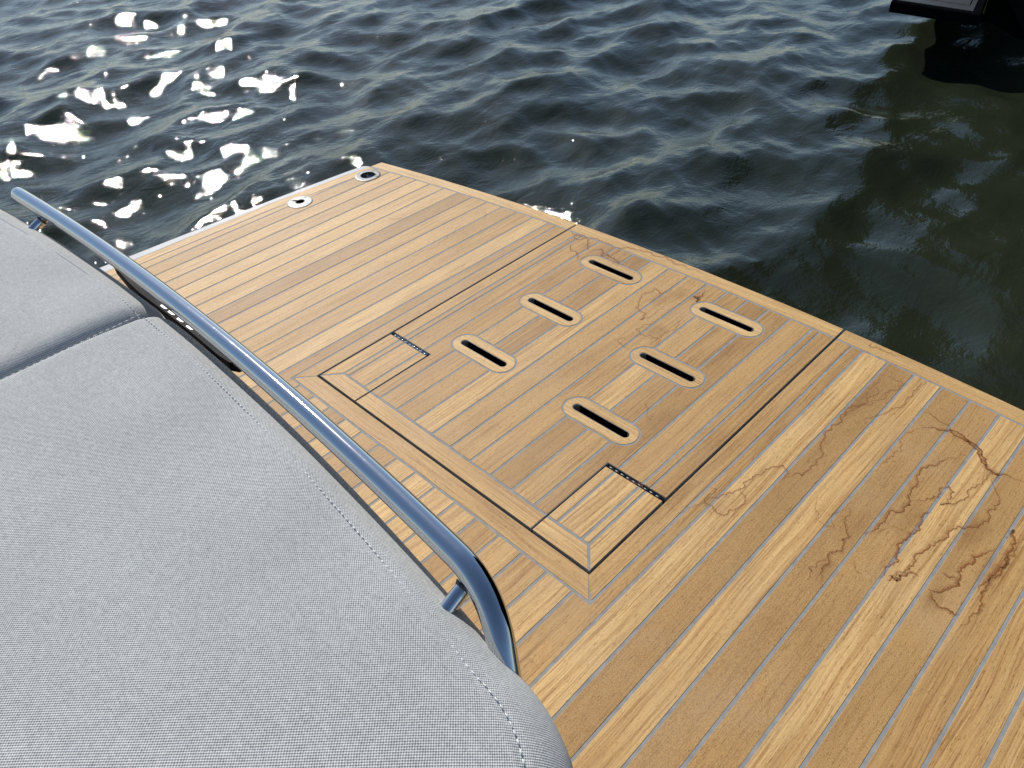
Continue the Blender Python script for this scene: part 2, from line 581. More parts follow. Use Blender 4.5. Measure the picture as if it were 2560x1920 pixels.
# --- starboard (right) deck
right_tones = [(0.15, 1.0), (0.80, 0.0), (0.25, 1.0), (0.78, 0.05), (0.70, 0.1), (0.20, 0.85), (0.66, 0.1), (0.62, 0.9), (0.45, 1.0), (0.4, 0.8), (0.6, 0.3), (0.3, 0.9), (0.5, 0.5), (0.4, 0.5)]
grid_r = [0.0617 + 0.0535 * k for k in range(14)]
for k in range(len(grid_r) - 1):
    va, vb = grid_r[k], grid_r[k + 1]
    a, b = [], []
    for u in usteps(U0, 0.69):
        lim = mir(vleft(u)) - 0.0385
        a.append((u, va + CW)); b.append((u, min(vb - CW, lim)))
    a.append((edge(va + CW) - ME - CW, va + CW)); b.append((edge(vb - CW) - ME - CW, min(vb - CW, mir(vleft(0.7)) - 0.0385)))
    A2, B2 = [], []
    for p, q in zip(a, b):
        if q[1] - p[1] > 0.003: A2.append(p); B2.append(q)
    if len(A2) < 2: continue
    tn = right_tones[k]
    plank(platform, A2 + B2[::-1], plank_color(*tn))
plank(platform, [(U0, 0.0035 + CW), (-0.0435, 0.0035 + CW), (-0.0435, 0.0368 + CW), (edge(0.04) - ME - CW, 0.0368 + CW), (edge(0.06) - ME - CW, 0.0617 - CW), (U0, 0.0617 - CW)],
      plank_color(0.72, 0.9))
eb = [(u, mir(vleft(u)) - 0.0345) for u in usteps(U0, 0.668)]
eb2 = [(u, mir(vleft(u)) - 0.0005) for u in usteps(U0, 0.690)]
plank(platform, eb + eb2[::-1], plank_color(0.1, 0.8))
# --- short planks between the cushion and the hatch
k0 = -7
for k in range(-7, 7):
    va, vb = VC + 0.0535 * k, VC + 0.0535 * (k + 1)
    if k == -7: va = -0.7455
    plank(platform, [(U0, va + CW)] + [(U0 / 2, va + CW), (-0.0435, va + CW), (-0.0435, vb - CW), (U0 / 2, vb - CW), (U0, vb - CW)], plank_color(None, rnd.choice([0.5, 0.9, 1.0])))
# --- margin boards round the hatch, mitred
mw = 0.0345
plank(platform, [(-G - 0.0003, SL + 0.002), (-G - 0.0003, SR - 0.002), (-0.0385, 0.0345 - 0.0025), (-0.0385, -0.742 - 0.0345 + 0.0025)], plank_color(0.42, 0.75), 'teak_x', 'margin_board')
plank(platform, [(-G - 0.002, SR + 0.0003), (edge(0) - ME - CW, SR + 0.0003), (edge(0.03) - ME - CW, 0.0345), (-0.0385 + 0.003, 0.0345)], plank_color(0.55, 0.7), 'teak', 'margin_board')
plank(platform, [(-G - 0.002, SL - 0.0003), (edge(-0.742) - ME - CW, SL - 0.0003), (edge(-0.776) - ME - CW, -0.7765), (-0.0385 + 0.003, -0.7765)], plank_color(0.62, 0.6), 'teak', 'margin_board')
# --- stern margin boards (curved)
def stern_board(v0, v1, parent, col, cutl=0.0, cutr=0.0):
    n = max(2, int((v1 - v0) / 0.06))
    vs_ = [v0 + (v1 - v0) * i / n for i in range(n + 1)]
    inner = [(edge(v) - ME + CW, v) for v in vs_]
    outer = [(edge(v), v) for v in vs_]
    if cutl: inner[0] = (inner[0][0], inner[0][1] + cutl)
    return plank(parent, inner + outer[::-1], col, 'teak_x', 'stern_board', z0=-0.030)
stern_board(-1.488, SL - 0.0003, platform, plank_color(0.0, 0.8), cutl=-0.003)
stern_board(SR + 0.0003, mir(-1.488), platform, plank_color(0.3, 0.5))

# --- pale rim outside the teak, port and starboard
RIM = [(U0, -1.601), (-0.121, -1.5807), (-0.043, -1.5743), (0.387, -1.550), (0.62, -1.529), (0.685, -1.5215), (0.700, -1.514), (0.709, -1.502), (0.7115, -1.4925)]
inner = [(0.7045, vleft(0.7045) - 0.0005)] + [(u, vleft(u) - 0.0005) for u in usteps(U0, 0.69)[::-1]]
prism('rim', RIM + inner, -0.06, -0.0012, M['gelcoat'], platform, ease=0.003)
prism('rim', [(u, mir(v)) for u, v in RIM + inner], -0.06, -0.0012, M['gelcoat'], platform, ease=0.003)
# --- hull shell below the deck: walls only, so the space under the hatch is open and dark
def wall_path():
    pts = [(-1.7, -1.60)] + [(u, v + 0.012) for u, v in RIM[:-3]]
    for k in range(0, 29):
        v = -1.475 + (mir(-1.475) + 1.475) * k / 28
        pts.append((edge(v) - 0.022, v))
    pts += [(u, mir(v) - 0.012) for u, v in RIM[:-3][::-1]] + [(-1.7, mir(-1.60))]
    return pts
wp = wall_path()
vs, fs = [], []
for i, (u, v) in enumerate(wp):
    iu, iv = u - 0.0, VC + (v - VC) * 0.985
    iu = u - 0.014 if u > 0.5 else u
    vs += [W(u, v, -0.031), W(u, v, -0.60), W(iu, iv, -0.031), W(iu, iv, -0.60)]
for i in range(len(wp) - 1):
    a, b = 4 * i, 4 * i + 4
    fs += [(a, a + 1, b + 1, b), (a + 2, b + 2, b + 3, a + 3), (a, b, b + 2, a + 2), (a + 1, a + 3, b + 3, b + 1)]
shell = from_lists('hull_shell', vs, fs, M['gelcoat'], platform)
recalc(shell)
# near-black sheet added under the hatch so the slots read dark
prism('slot_backing_shade', [(0.02, -0.735), (0.02, -0.007), (0.77, -0.007), (0.77, -0.735)], -0.30, -0.29, M['dark'], platform)

# ------------------------------------------------------------------ hatch
FW = 0.1165                                   # flap width at each side
FLv, FRv = -0.742 + 0.1265, -0.1265            # seams between hatch and flaps
HU = 0.2025                                    # hinge slot far side
hp = [(G + 0.0006, FLv + G * 0.7), (HU, FLv + G * 0.7), (HU, HL)]
for k in range(0, 11):
    v = HL + (HR - HL) * k / 10
    hp.append((edge(v) - 0.002, v))
hp += [(HU, HR), (HU, FRv - G * 0.7), (G + 0.0006, FRv - G * 0.7)]
hatch_caulk = prism('caulk', hp, -0.016, -0.0003, M['caulk'], hatch)
SLOT_U = [0.2785, 0.489, 0.705]
SLOT_V = [-0.530, -0.2085]
HLN, HWD = 0.0835, 0.0295                     # slot frame half length / half width
SLN, SWD = 0.0665, 0.0083                     # opening
def stadium(uc, vc, hl, hw, n=12):
    pts = []
    for i in range(n + 1):
        a = -math.pi / 2 + math.pi * i / n
        pts.append((uc + hw * math.sin(a), vc + hl - hw + hw * math.cos(a)))
    for i in range(n + 1):
        a = math.pi / 2 + math.pi * i / n
        pts.append((uc + hw * math.sin(a), vc - hl + hw + hw * math.cos(a)))
    return pts
cv, cf = [], []
for uc in SLOT_U:
    for vc in SLOT_V:
        a, b = prism_lists(stadium(uc, vc, SLN, SWD), -0.03, 0.01)
        cf += [tuple(i + len(cv) for i in f) for f in b]
        cv += a
cutter = from_lists('cutter', cv, cf, None)
cut(hatch_caulk, cutter)
bpy.data.objects.remove(cutter)

CR = HWD + 0.0043                              # plank clearance round a slot frame
CH = HLN + 0.0043
gridh = [VC + 0.0533 * k for k in range(-6, 7)]
def outer_u(v): return edge(v) - ME - CW
near_u = ME + CW
hatch_tones = {}
for k in range(12):
    va, vb = gridh[k] + CW, gridh[k + 1] - CW
    vm = (va + vb) / 2
    start = near_u
    if vb < FLv + 0.03 and va < FLv: start_l = HU + 0.0006
    col = lambda: plank_color(min(1, max(0, rnd.gauss(0.62, 0.22))), rnd.choice([0.15, 0.4, 0.8, 1.0]))
    # which slot column touches this plank
    vc = min(SLOT_V, key=lambda q: abs(q - vm))
    inside = va >= vc - CH + CR * 0.0 and vb <= vc + CH and abs(vm - vc) < CH - 0.03
    partial = (not inside) and (vb > vc - CH and va < vc + CH)
    # flap cut-outs: first and last planks start at the hinge slot
    def near_edge():
        if vb <= FLv + 0.002: return [(HU + 0.0006, va), (HU + 0.0006, vb)]
        if va >= FRv - 0.002: return [(HU + 0.0006, va), (HU + 0.0006, vb)]
        if va < FLv < vb: return [(HU + 0.0006, va), (HU + 0.0006, FLv + G), (near_u, FLv + G), (near_u, vb)]
        if va < FRv < vb: return [(near_u, va), (near_u, FRv - G), (HU + 0.0006, FRv - G), (HU + 0.0006, vb)]
        return [(near_u, va), (near_u, vb)]
    far = [(outer_u(vb), vb), (outer_u(va), va)]
    if inside:
        vsn = [va + (vb - va) * i / 6 for i in range(7)]
        def g(v):
            d = max(0.0, abs(v - vc) - (CH - CR))
            return math.sqrt(max(0.0, CR * CR - d * d))
        cuts = [None] + SLOT_U + [None]
        for i in range(4):
            lo = near_edge() if i == 0 else [(SLOT_U[i - 1] + g(v), v) for v in vsn]
            hi = far if i == 3 else [(SLOT_U[i] - g(v), v) for v in vsn[::-1]]
            plank(hatch, lo + hi, col())
    elif partial:
        cap_l = vc - (CH - CR); cap_r = vc + (CH - CR)
        poly = near_edge()
        if vm < vc:           # frame bites into the right side of this plank
            for uc in SLOT_U:
                for i in range(0, 13):
                    a = -math.pi / 2 + math.pi * i / 12
                    u_, v_ = uc + CR * math.sin(a), cap_l - CR * math.cos(a)
                    poly.append((u_, min(vb, v_)))
            poly += far
        else:
            poly += [far[0], far[1]]
            for uc in SLOT_U[::-1]:
                for i in range(0, 13):
                    a = math.pi / 2 - math.pi * i / 12
                    u_, v_ = uc + CR * math.sin(a), cap_r + CR * math.cos(a)
                    poly.append((u_, max(va, v_)))
        # drop doubled points
        q = [poly[0]]
        for p_ in poly[1:]:
            if (p_[0] - q[-1][0]) ** 2 + (p_[1] - q[-1][1]) ** 2 > 4e-7: q.append(p_)
        plank(hatch, q, col())
    else:
        plank(hatch, near_edge() + far, col())
# thin strips and side boards next to the long seams
for sgn in (0, 1):
    f = (lambda v: v) if sgn == 0 else mir
    plank(hatch, [(HU + 0.0006, f(-0.7060 + 0.0012)), (outer_u(-0.7), f(-0.7060 + 0.0012)), (outer_u(-0.7), f(gridh[0] - CW)), (HU + 0.0006, f(gridh[0] - CW))], plank_color(0.7, 0.6), name='strip')
    plank(hatch, [(HU + 0.0006, f(HL + 0.0003)), (outer_u(-0.73), f(HL + 0.0003)), (outer_u(-0.71), f(-0.7095)), (HU + 0.0006, f(-0.7095))], plank_color(0.7 if sgn else 0.5, 0.55), name='side_board')
plank(hatch, [(G + 0.0010, FLv + G), (G + 0.0010, FRv - G), (ME - CW, FRv - G), (ME - CW, FLv + G)], plank_color(0.30, 1.0), 'teak_x', 'margin_board')
stern_board(HL + 0.0003, HR - 0.0003, hatch, plank_color(0.22, 0.6))

def slot_frame(uc, vc):
    outer = ccw(stadium(uc, vc, HLN, HWD, 14))
    innr = ccw(stadium(uc, vc, SLN, SWD, 14))
    n = len(outer)
    vs = []
    e = 0.0006
    zt = 0.0004
    def off(poly, uc, vc, hl, hw): return ccw(stadium(uc, vc, hl, hw, 14))
    rings = [(outer, -TH), (outer, zt - e), (off(0, uc, vc, HLN - e, HWD - e), zt), (off(0, uc, vc, SLN + 0.0016, SWD + 0.0016), zt), (innr, zt - 0.0016), (innr, -0.016)]
    fs = []
    for r_, (pl, z) in enumerate(rings):
        vs += [W(u, v, z) for u, v in pl]
    for r_ in range(len(rings) - 1):
        for i in range(n):
            j = (i + 1) % n
            fs.append((r_ * n + i, r_ * n + j, (r_ + 1) * n + j, (r_ + 1) * n + i))
    o = from_lists('slot_frame', vs, fs, M['teak_x'], hatch, color=plank_color(rnd.uniform(0.0, 0.3), 0.7))
    recalc(o)
for uc in SLOT_U:
    for vc in SLOT_V:
        slot_frame(uc, vc)
        # near-black liner added below each opening, its colour standing in for shade
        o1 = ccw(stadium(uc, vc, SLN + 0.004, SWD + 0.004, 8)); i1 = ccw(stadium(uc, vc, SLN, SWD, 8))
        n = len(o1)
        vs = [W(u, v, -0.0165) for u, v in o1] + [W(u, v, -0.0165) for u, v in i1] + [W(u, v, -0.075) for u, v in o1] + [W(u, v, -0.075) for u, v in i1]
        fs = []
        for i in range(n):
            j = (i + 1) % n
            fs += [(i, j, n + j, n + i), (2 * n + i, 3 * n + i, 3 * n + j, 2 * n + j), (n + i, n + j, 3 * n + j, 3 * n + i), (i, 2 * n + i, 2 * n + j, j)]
        th_ = from_lists('slot_shade_liner', vs, fs, M['dark'], hatch)
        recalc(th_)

# ------------------------------------------------------------------ hinged corner flaps
def flap(right):
    f = (lambda v: v) if right else mir
    o = empty('corner_flap', W(0.1, f(-0.063), 0))
    tag(o, 'small hinged teak flap in the hatch corner ' + ('nearest the camera' if right else 'nearest the glare on the steel rail'), 'deck flap', 'hinged corner flaps of the hatch')
    v_in, v_out = FRv + G * 0.7, HR
    u_n, u_f = G + 0.0006, 0.1925
    prism('caulk', [(u_n, f(v_in)), (u_n, f(v_out)), (u_f, f(v_out)), (u_f, f(v_in))], -0.016, -0.0003, M['caulk'], o)
    e = 0.0003
    vin = v_in + e
    c1, c2, c3 = VC + 0.0533 * 5, VC + 0.0533 * 6, -0.0360
    tn = (lambda a: 0.18 + a) if right else (lambda a: 0.42 + a)
    plank(o, [(near_u, f(vin)), (u_f - e, f(vin)), (u_f - e, f(c1 - CW)), (near_u, f(c1 - CW))], plank_color(tn(0.1), 1.0))
    plank(o, [(near_u, f(c1 + CW)), (u_f - e, f(c1 + CW)), (u_f - e, f(c2 - CW)), (near_u, f(c2 - CW))], plank_color(tn(0.0), 1.0))
    plank(o, [(near_u, f(c2 + CW)), (u_f - e, f(c2 + CW)), (u_f - e, f(c3 - CW)), (near_u, f(c3 - CW))], plank_color(tn(0.05), 0.9), name='strip')
    plank(o, [(u_n + 0.003, f(v_out - e)), (u_f - e, f(v_out - e)), (u_f - e, f(c3 + CW)), (near_u - 0.001, f(c3 + CW))], plank_color(tn(0.0), 1.0), name='side_board')
    plank(o, [(u_n + e, f(vin)), (u_n + e, f(v_out - 0.003)), (ME - CW, f(c3 - 0.001)), (ME - CW, f(vin))], plank_color(tn(-0.1), 1.0), 'teak_x', 'margin_board')
    # piano hinge lying in the slot
    hz, hu = -0.0040, 0.1975
    vs, fs = tube_lists([W(hu, f(-0.1215), hz - 0.0005), W(hu, f(-0.0065), hz - 0.0005)], 0.0016 * S, 10)
    hg = from_lists('hinge', vs, fs, M['fitting'], o, True)
    nk = 9
    kn = None
    for i in range(nk):
        a = -0.1205 + (0.113) * i / nk; b = -0.1205 + (0.113) * (i + 1) / nk - 0.0007
        rr_ = (0.0034 if i % 2 else 0.0031) * S
        vs, fs = tube_lists([W(hu, f(a), hz), W(hu, f(a + 0.0004), hz), W(hu, f(b - 0.0004), hz), W(hu, f(b), hz)], [rr_ * 0.8, rr_, rr_, rr_ * 0.8], 14)
        from_lists('hinge_knuckle', vs, fs, M['steel' if not right else 'fitting'], hg, True)
    # near-black strip on the hinge slot floor, shade put into its colour
    prism('hinge_slot_shade', [(0.1928, f(-0.124)), (0.1928, f(-0.004)), (0.2022, f(-0.004)), (0.2022, f(-0.124))], -0.0155, -0.0095, M['dark'], o)
flap(False)
flap(True)

# ------------------------------------------------------------------ deck sockets (flush steel fittings)
def circle(uc, vc, r, n=40, a0=0.0):
    return [(uc + r * math.sin(a0 + 2 * math.pi * i / n), vc + r * math.cos(a0 + 2 * math.pi * i / n)) for i in range(n)]
def socket(uc, vc, rad, hole, key, label):
    o = empty('deck_socket', W(uc, vc, 0))
    tag(o, label, 'deck fitting', 'flush steel deck fittings')
    # hole through the teak
    a, b = prism_lists(circle(uc, vc, hole + 0.004, 24), -0.03, 0.02)
    c_ = from_lists('cutter', a, b, None)
    for p_ in PL + [deck_caulk]:
        xs = [v.co for v in p_.data.vertices]
        if min(q.x for q in xs) < (vc + hole) * S and max(q.x for q in xs) > (vc - hole) * S and min(q.y for q in xs) < (uc + hole) * S and max(q.y for q in xs) > (uc - hole) * S and p_.parent == platform:
            cut(p_, c_)
    bpy.data.objects.remove(c_)
    # flange: turned profile
    def inner_r(th):
        if key:
            d = (th - R(205) + math.pi) % (2 * math.pi) - math.pi
            if abs(d) < 0.30: return hole * 1.75
        else:
            d = (th - R(40) + math.pi) % (2 * math.pi) - math.pi
            if abs(d) < 0.22: return hole * 1.13
        return hole
    n = 64
    prof = [(lambda th: rad, 0.0004), (lambda th: rad - 0.0008, 0.0019), (lambda th: rad - 0.0045, 0.0024), (lambda th: inner_r(th) + 0.0012, 0.0024), (lambda th: inner_r(th), 0.0016), (lambda th: inner_r(th), -0.003)]
    vs, fs = [], []
    for fn, z in prof:
        for i in range(n):
            th = 2 * math.pi * i / n
            r = fn(th)
            vs.append(W(uc + r * math.sin(th), vc + r * math.cos(th), z))
    for r_ in range(len(prof) - 1):
        for i in range(n):
            j = (i + 1) % n
            fs.append((r_ * n + i, r_ * n + j, (r_ + 1) * n + j, (r_ + 1) * n + i))
    fl = from_lists('flange', vs, fs, M['fitting'], o)
    recalc(fl)
    # deep cup; near black in the keyhole fitting, shade put into the colour
    vs, fs = [], []
    rc = hole * 1.0 + 0.0022
    for r, z in ((rc, -0.0031), (rc, -0.075), (0.0005, -0.075)):
        for i in range(32):
            th = 2 * math.pi * i / 32
            vs.append(W(uc + r * math.sin(th), vc + r * math.cos(th), z))
    for r_ in range(2):
        for i in range(32):
            j = (i + 1) % 32
            fs.append((r_ * 32 + i, r_ * 32 + j, (r_ + 1) * 32 + j, (r_ + 1) * 32 + i))
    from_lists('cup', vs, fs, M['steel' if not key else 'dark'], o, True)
    for k in range(4):
        th = R(22) + k * math.pi / 2
        rr_ = (rad + hole * (1.25 if key else 1.0)) / 2 + 0.001
        su, sv = uc + rr_ * math.sin(th), vc + rr_ * math.cos(th)
        s_ = prism('screw', circle(su, sv, 0.0042, 14), 0.0015, 0.0029, M['fitting'], o, ease=0.0006)
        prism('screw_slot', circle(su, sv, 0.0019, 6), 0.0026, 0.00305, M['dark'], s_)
socket(0.6615, -1.4445, 0.0395, 0.0215, False, 'round steel deck fitting with a wide open socket at the platform corner')
socket(0.4285, -1.4630, 0.0375, 0.0125, True, 'round steel deck fitting with a small keyhole, second from the platform corner')

# ------------------------------------------------------------------ tannin stains (traced tide marks)
STAINS = [   # marks on the flat deck: ((x, y) in metres, width mm, strength)
    ([(0.2255, 0.8553), (0.2077, 0.8281), (0.2077, 0.7893), (0.2063, 0.7583), (0.1924, 0.7027), (0.1829, 0.6787), (0.1762, 0.6232)], 5, .55),
    ([(0.1350, 0.7958), (0.1444, 0.7606), (0.1464, 0.7202), (0.1334, 0.6762), (0.1338, 0.6444), (0.1328, 0.6011), (0.1303, 0.5683), (0.1396, 0.5345), (0.1571, 0.5062), (0.1600, 0.4776), (0.1559, 0.4518), (0.1547, 0.4344), (0.1429, 0.4335), (0.1392, 0.4180), (0.1313, 0.4029)], 6, .75),
    ([(0.1303, 0.8059), (0.1507, 0.8127), (0.1743, 0.8118), (0.1807, 0.8051), (0.1688, 0.7729), (0.1613, 0.7247), (0.1438, 0.6900), (0.1354, 0.6378), (0.1399, 0.5873)], 4, .6),
    ([(0.1323, 0.4011), (0.1340, 0.4230), (0.1168, 0.4356), (0.1027, 0.4190), (0.0968, 0.3903), (0.0866, 0.3718), (0.0837, 0.3516), (0.0862, 0.3311), (0.0686, 0.2918), (0.0480, 0.2451), (0.0335, 0.2157)], 6, .7),
    ([(0.0862, 0.3311), (0.1002, 0.3223), (0.1105, 0.3030), (0.1032, 0.2775), (0.1014, 0.2609), (0.0897, 0.2543), (0.0739, 0.2604), (0.0523, 0.2644), (0.0544, 0.3030), (0.0383, 0.2982)], 5, .75),
    ([(0.2473, 0.7500), (0.2651, 0.7494), (0.2837, 0.7422), (0.2984, 0.7441), (0.3064, 0.7358)], 5, .7),
    ([(0.2648, 0.7029), (0.2782, 0.7175), (0.2945, 0.7195), (0.3088, 0.7334), (0.3300, 0.7219), (0.3502, 0.7175), (0.3694, 0.7055), (0.3810, 0.6876), (0.3991, 0.6731), (0.4166, 0.6670), (0.4321, 0.6779), (0.4582, 0.6810)], 8, 1.),
    ([(0.3095, 0.7355), (0.3257, 0.7330), (0.3450, 0.7217), (0.3617, 0.7203), (0.3740, 0.7124), (0.3880, 0.6937), (0.4063, 0.6686), (0.4237, 0.6625)], 9, 1.),
    ([(0.2648, 0.7029), (0.2552, 0.6794), (0.2551, 0.6349), (0.2555, 0.5991), (0.2536, 0.5693), (0.2495, 0.5448)], 4, .6),
    ([(0.3508, 0.6681), (0.3264, 0.6370), (0.3155, 0.6095), (0.3098, 0.5705), (0.3168, 0.5370), (0.3227, 0.5099), (0.3311, 0.4958), (0.3284, 0.4773), (0.3132, 0.4392), (0.3110, 0.4131), (0.3068, 0.3915), (0.3071, 0.3684)], 7, .9),
    ([(0.3263, 0.5067), (0.3453, 0.5210), (0.3588, 0.5482), (0.3623, 0.5836), (0.3759, 0.5761), (0.3785, 0.5428), (0.3697, 0.5300), (0.3923, 0.5970), (0.4051, 0.6278), (0.4065, 0.6621)], 6, .75),
    ([(0.3673, 0.5019), (0.3571, 0.4929), (0.3613, 0.4698), (0.3588, 0.4320), (0.3558, 0.4120), (0.3603, 0.3818), (0.3619, 0.3479), (0.3615, 0.3120)], 8, .95),
    ([(0.3717, 0.3264), (0.3781, 0.3344), (0.3858, 0.3499), (0.3884, 0.3684), (0.3839, 0.3974), (0.3933, 0.4227), (0.4012, 0.4525), (0.4052, 0.4758), (0.4305, 0.5137), (0.4455, 0.5448), (0.4430, 0.5850), (0.4304, 0.6242), (0.4136, 0.6617)], 7, .85),
    ([(0.3725, 0.3144), (0.3740, 0.3286), (0.3828, 0.3238), (0.3828, 0.3386), (0.3927, 0.3539), (0.4054, 0.3548)], 9, 1.),
    ([(0.4273, 0.3411), (0.4414, 0.3456), (0.4516, 0.3672), (0.4557, 0.3969), (0.4598, 0.4359), (0.4634, 0.4688), (0.4772, 0.4922)], 10, 1.),
    ([(0.4303, 0.3417), (0.4422, 0.3282), (0.4544, 0.3212), (0.4686, 0.3243), (0.4809, 0.3286)], 8, .85),
    ([(0.4299, 0.3896), (0.4426, 0.3851), (0.4536, 0.3941)], 6, .7),
    ([(0.4802, 0.5289), (0.4814, 0.5532), (0.4943, 0.5301), (0.4974, 0.4882), (0.4933, 0.4468), (0.4911, 0.4185), (0.4867, 0.3938)], 9, 1.),
    ([(0.5021, 0.5484), (0.5031, 0.4988), (0.4984, 0.4674), (0.4897, 0.4224), (0.4899, 0.3916), (0.4946, 0.3757), (0.4952, 0.3417), (0.4909, 0.3060)], 7, .85),
    ([(0.2538, 0.4173), (0.2625, 0.3880), (0.2831, 0.3586), (0.2856, 0.3319), (0.2817, 0.3113), (0.2772, 0.3017), (0.2861, 0.2819), (0.2847, 0.2642), (0.2994, 0.2295)], 7, .8),
    ([(0.2760, 0.3040), (0.2719, 0.2746), (0.2657, 0.2525), (0.2737, 0.2510), (0.2669, 0.2213)], 4, .55),
    ([(0.2503, 0.4395), (0.2425, 0.3949), (0.2556, 0.3578), (0.2254, 0.3550), (0.2109, 0.3793), (0.2041, 0.4245)], 3, .5),
    ([(0.3164, 0.3201), (0.3285, 0.2982), (0.3376, 0.2979)], 4, .45),
    ([(0.2992, 0.3848), (0.3174, 0.4069), (0.3349, 0.4308), (0.3544, 0.4340)], 3, .4),
    # hatch
    ([(-0.8141, 0.8657), (-0.7763, 0.8573), (-0.7543, 0.8630), (-0.7348, 0.8611), (-0.7191, 0.8340), (-0.7062, 0.8274), (-0.6862, 0.8158)], 7, .8),
    ([(-0.8050, 0.8640), (-0.7554, 0.8679), (-0.7027, 0.8751), (-0.6625, 0.8787), (-0.6200, 0.8958), (-0.5852, 0.9042), (-0.5325, 0.9058), (-0.4848, 0.9122), (-0.4291, 0.9055), (-0.3517, 0.9180)], 7, .7),
    ([(-0.6851, 0.8111), (-0.6747, 0.8414), (-0.6542, 0.8303), (-0.6460, 0.8153), (-0.6386, 0.8319), (-0.6140, 0.8274), (-0.5902, 0.8200), (-0.5838, 0.8069)], 9, .9),
    ([(-0.7585, 0.8028), (-0.7353, 0.7850), (-0.7082, 0.7791), (-0.6833, 0.7588)], 8, .7),
    ([(-0.3407, 0.8476), (-0.3293, 0.8219), (-0.3424, 0.8066), (-0.3265, 0.8058), (-0.3256, 0.7907), (-0.3196, 0.8024)], 9, 1.),
    ([(-0.4029, 0.8327), (-0.4023, 0.7974), (-0.4147, 0.7638), (-0.4366, 0.7766), (-0.4370, 0.7109), (-0.4232, 0.6768), (-0.3888, 0.6719), (-0.3847, 0.6427), (-0.3726, 0.6743), (-0.3787, 0.7313)], 6, .65),
    ([(-0.3552, 0.6670), (-0.3653, 0.6330), (-0.3700, 0.6080), (-0.3501, 0.5976), (-0.3238, 0.6091), (-0.2985, 0.6059), (-0.3069, 0.5789)], 5, .6),
    ([(-0.3346, 0.5398), (-0.3563, 0.5376), (-0.3750, 0.5461), (-0.3720, 0.5649)], 5, .6),
    ([(-0.1936, 0.4211), (-0.1910, 0.4065), (-0.1745, 0.3957), (-0.1664, 0.3781), (-0.1528, 0.3737), (-0.1567, 0.3995)], 4, .5),
    ([(-0.3113, 0.7033), (-0.3046, 0.6457), (-0.3074, 0.6025), (-0.3042, 0.5752)], 5, .5),
    ([(-0.7822, 0.8468), (-0.7496, 0.8437), (-0.7448, 0.8589)], 6, .7),
    ([(0.0726, 0.9040), (0.0726, 0.8846), (0.0916, 0.8929), (0.1065, 0.8901), (0.1448, 0.8942)], 6, .6),
    # port deck, faint
    ([(-1.0939, 0.7934), (-1.0678, 0.7752), (-1.0528, 0.7491)], 4, .55),
    ([(-1.1048, 0.6993), (-1.0732, 0.6626), (-1.0575, 0.5862), (-1.0596, 0.5274), (-1.0705, 0.4629), (-1.0983, 0.4133)], 4, .5),
    ([(-1.2971, 0.5811), (-1.2692, 0.5932), (-1.2555, 0.6135)], 4, .6),
    ([(-1.1706, 0.3419), (-1.1490, 0.3537), (-1.1433, 0.3773), (-1.1466, 0.3939)], 3, .45),
    ([(-0.9144, 0.5339), (-0.9117, 0.5493), (-0.8967, 0.5296)], 3, .45),
    ([(-1.2390, 0.3424), (-1.2159, 0.3468), (-1.2122, 0.3304)], 4, .45),
    ([(-0.0830, 0.2118), (-0.0694, 0.2128), (-0.0628, 0.2227), (-0.0521, 0.2186), (-0.0504, 0.2066)], 5, .6),
]
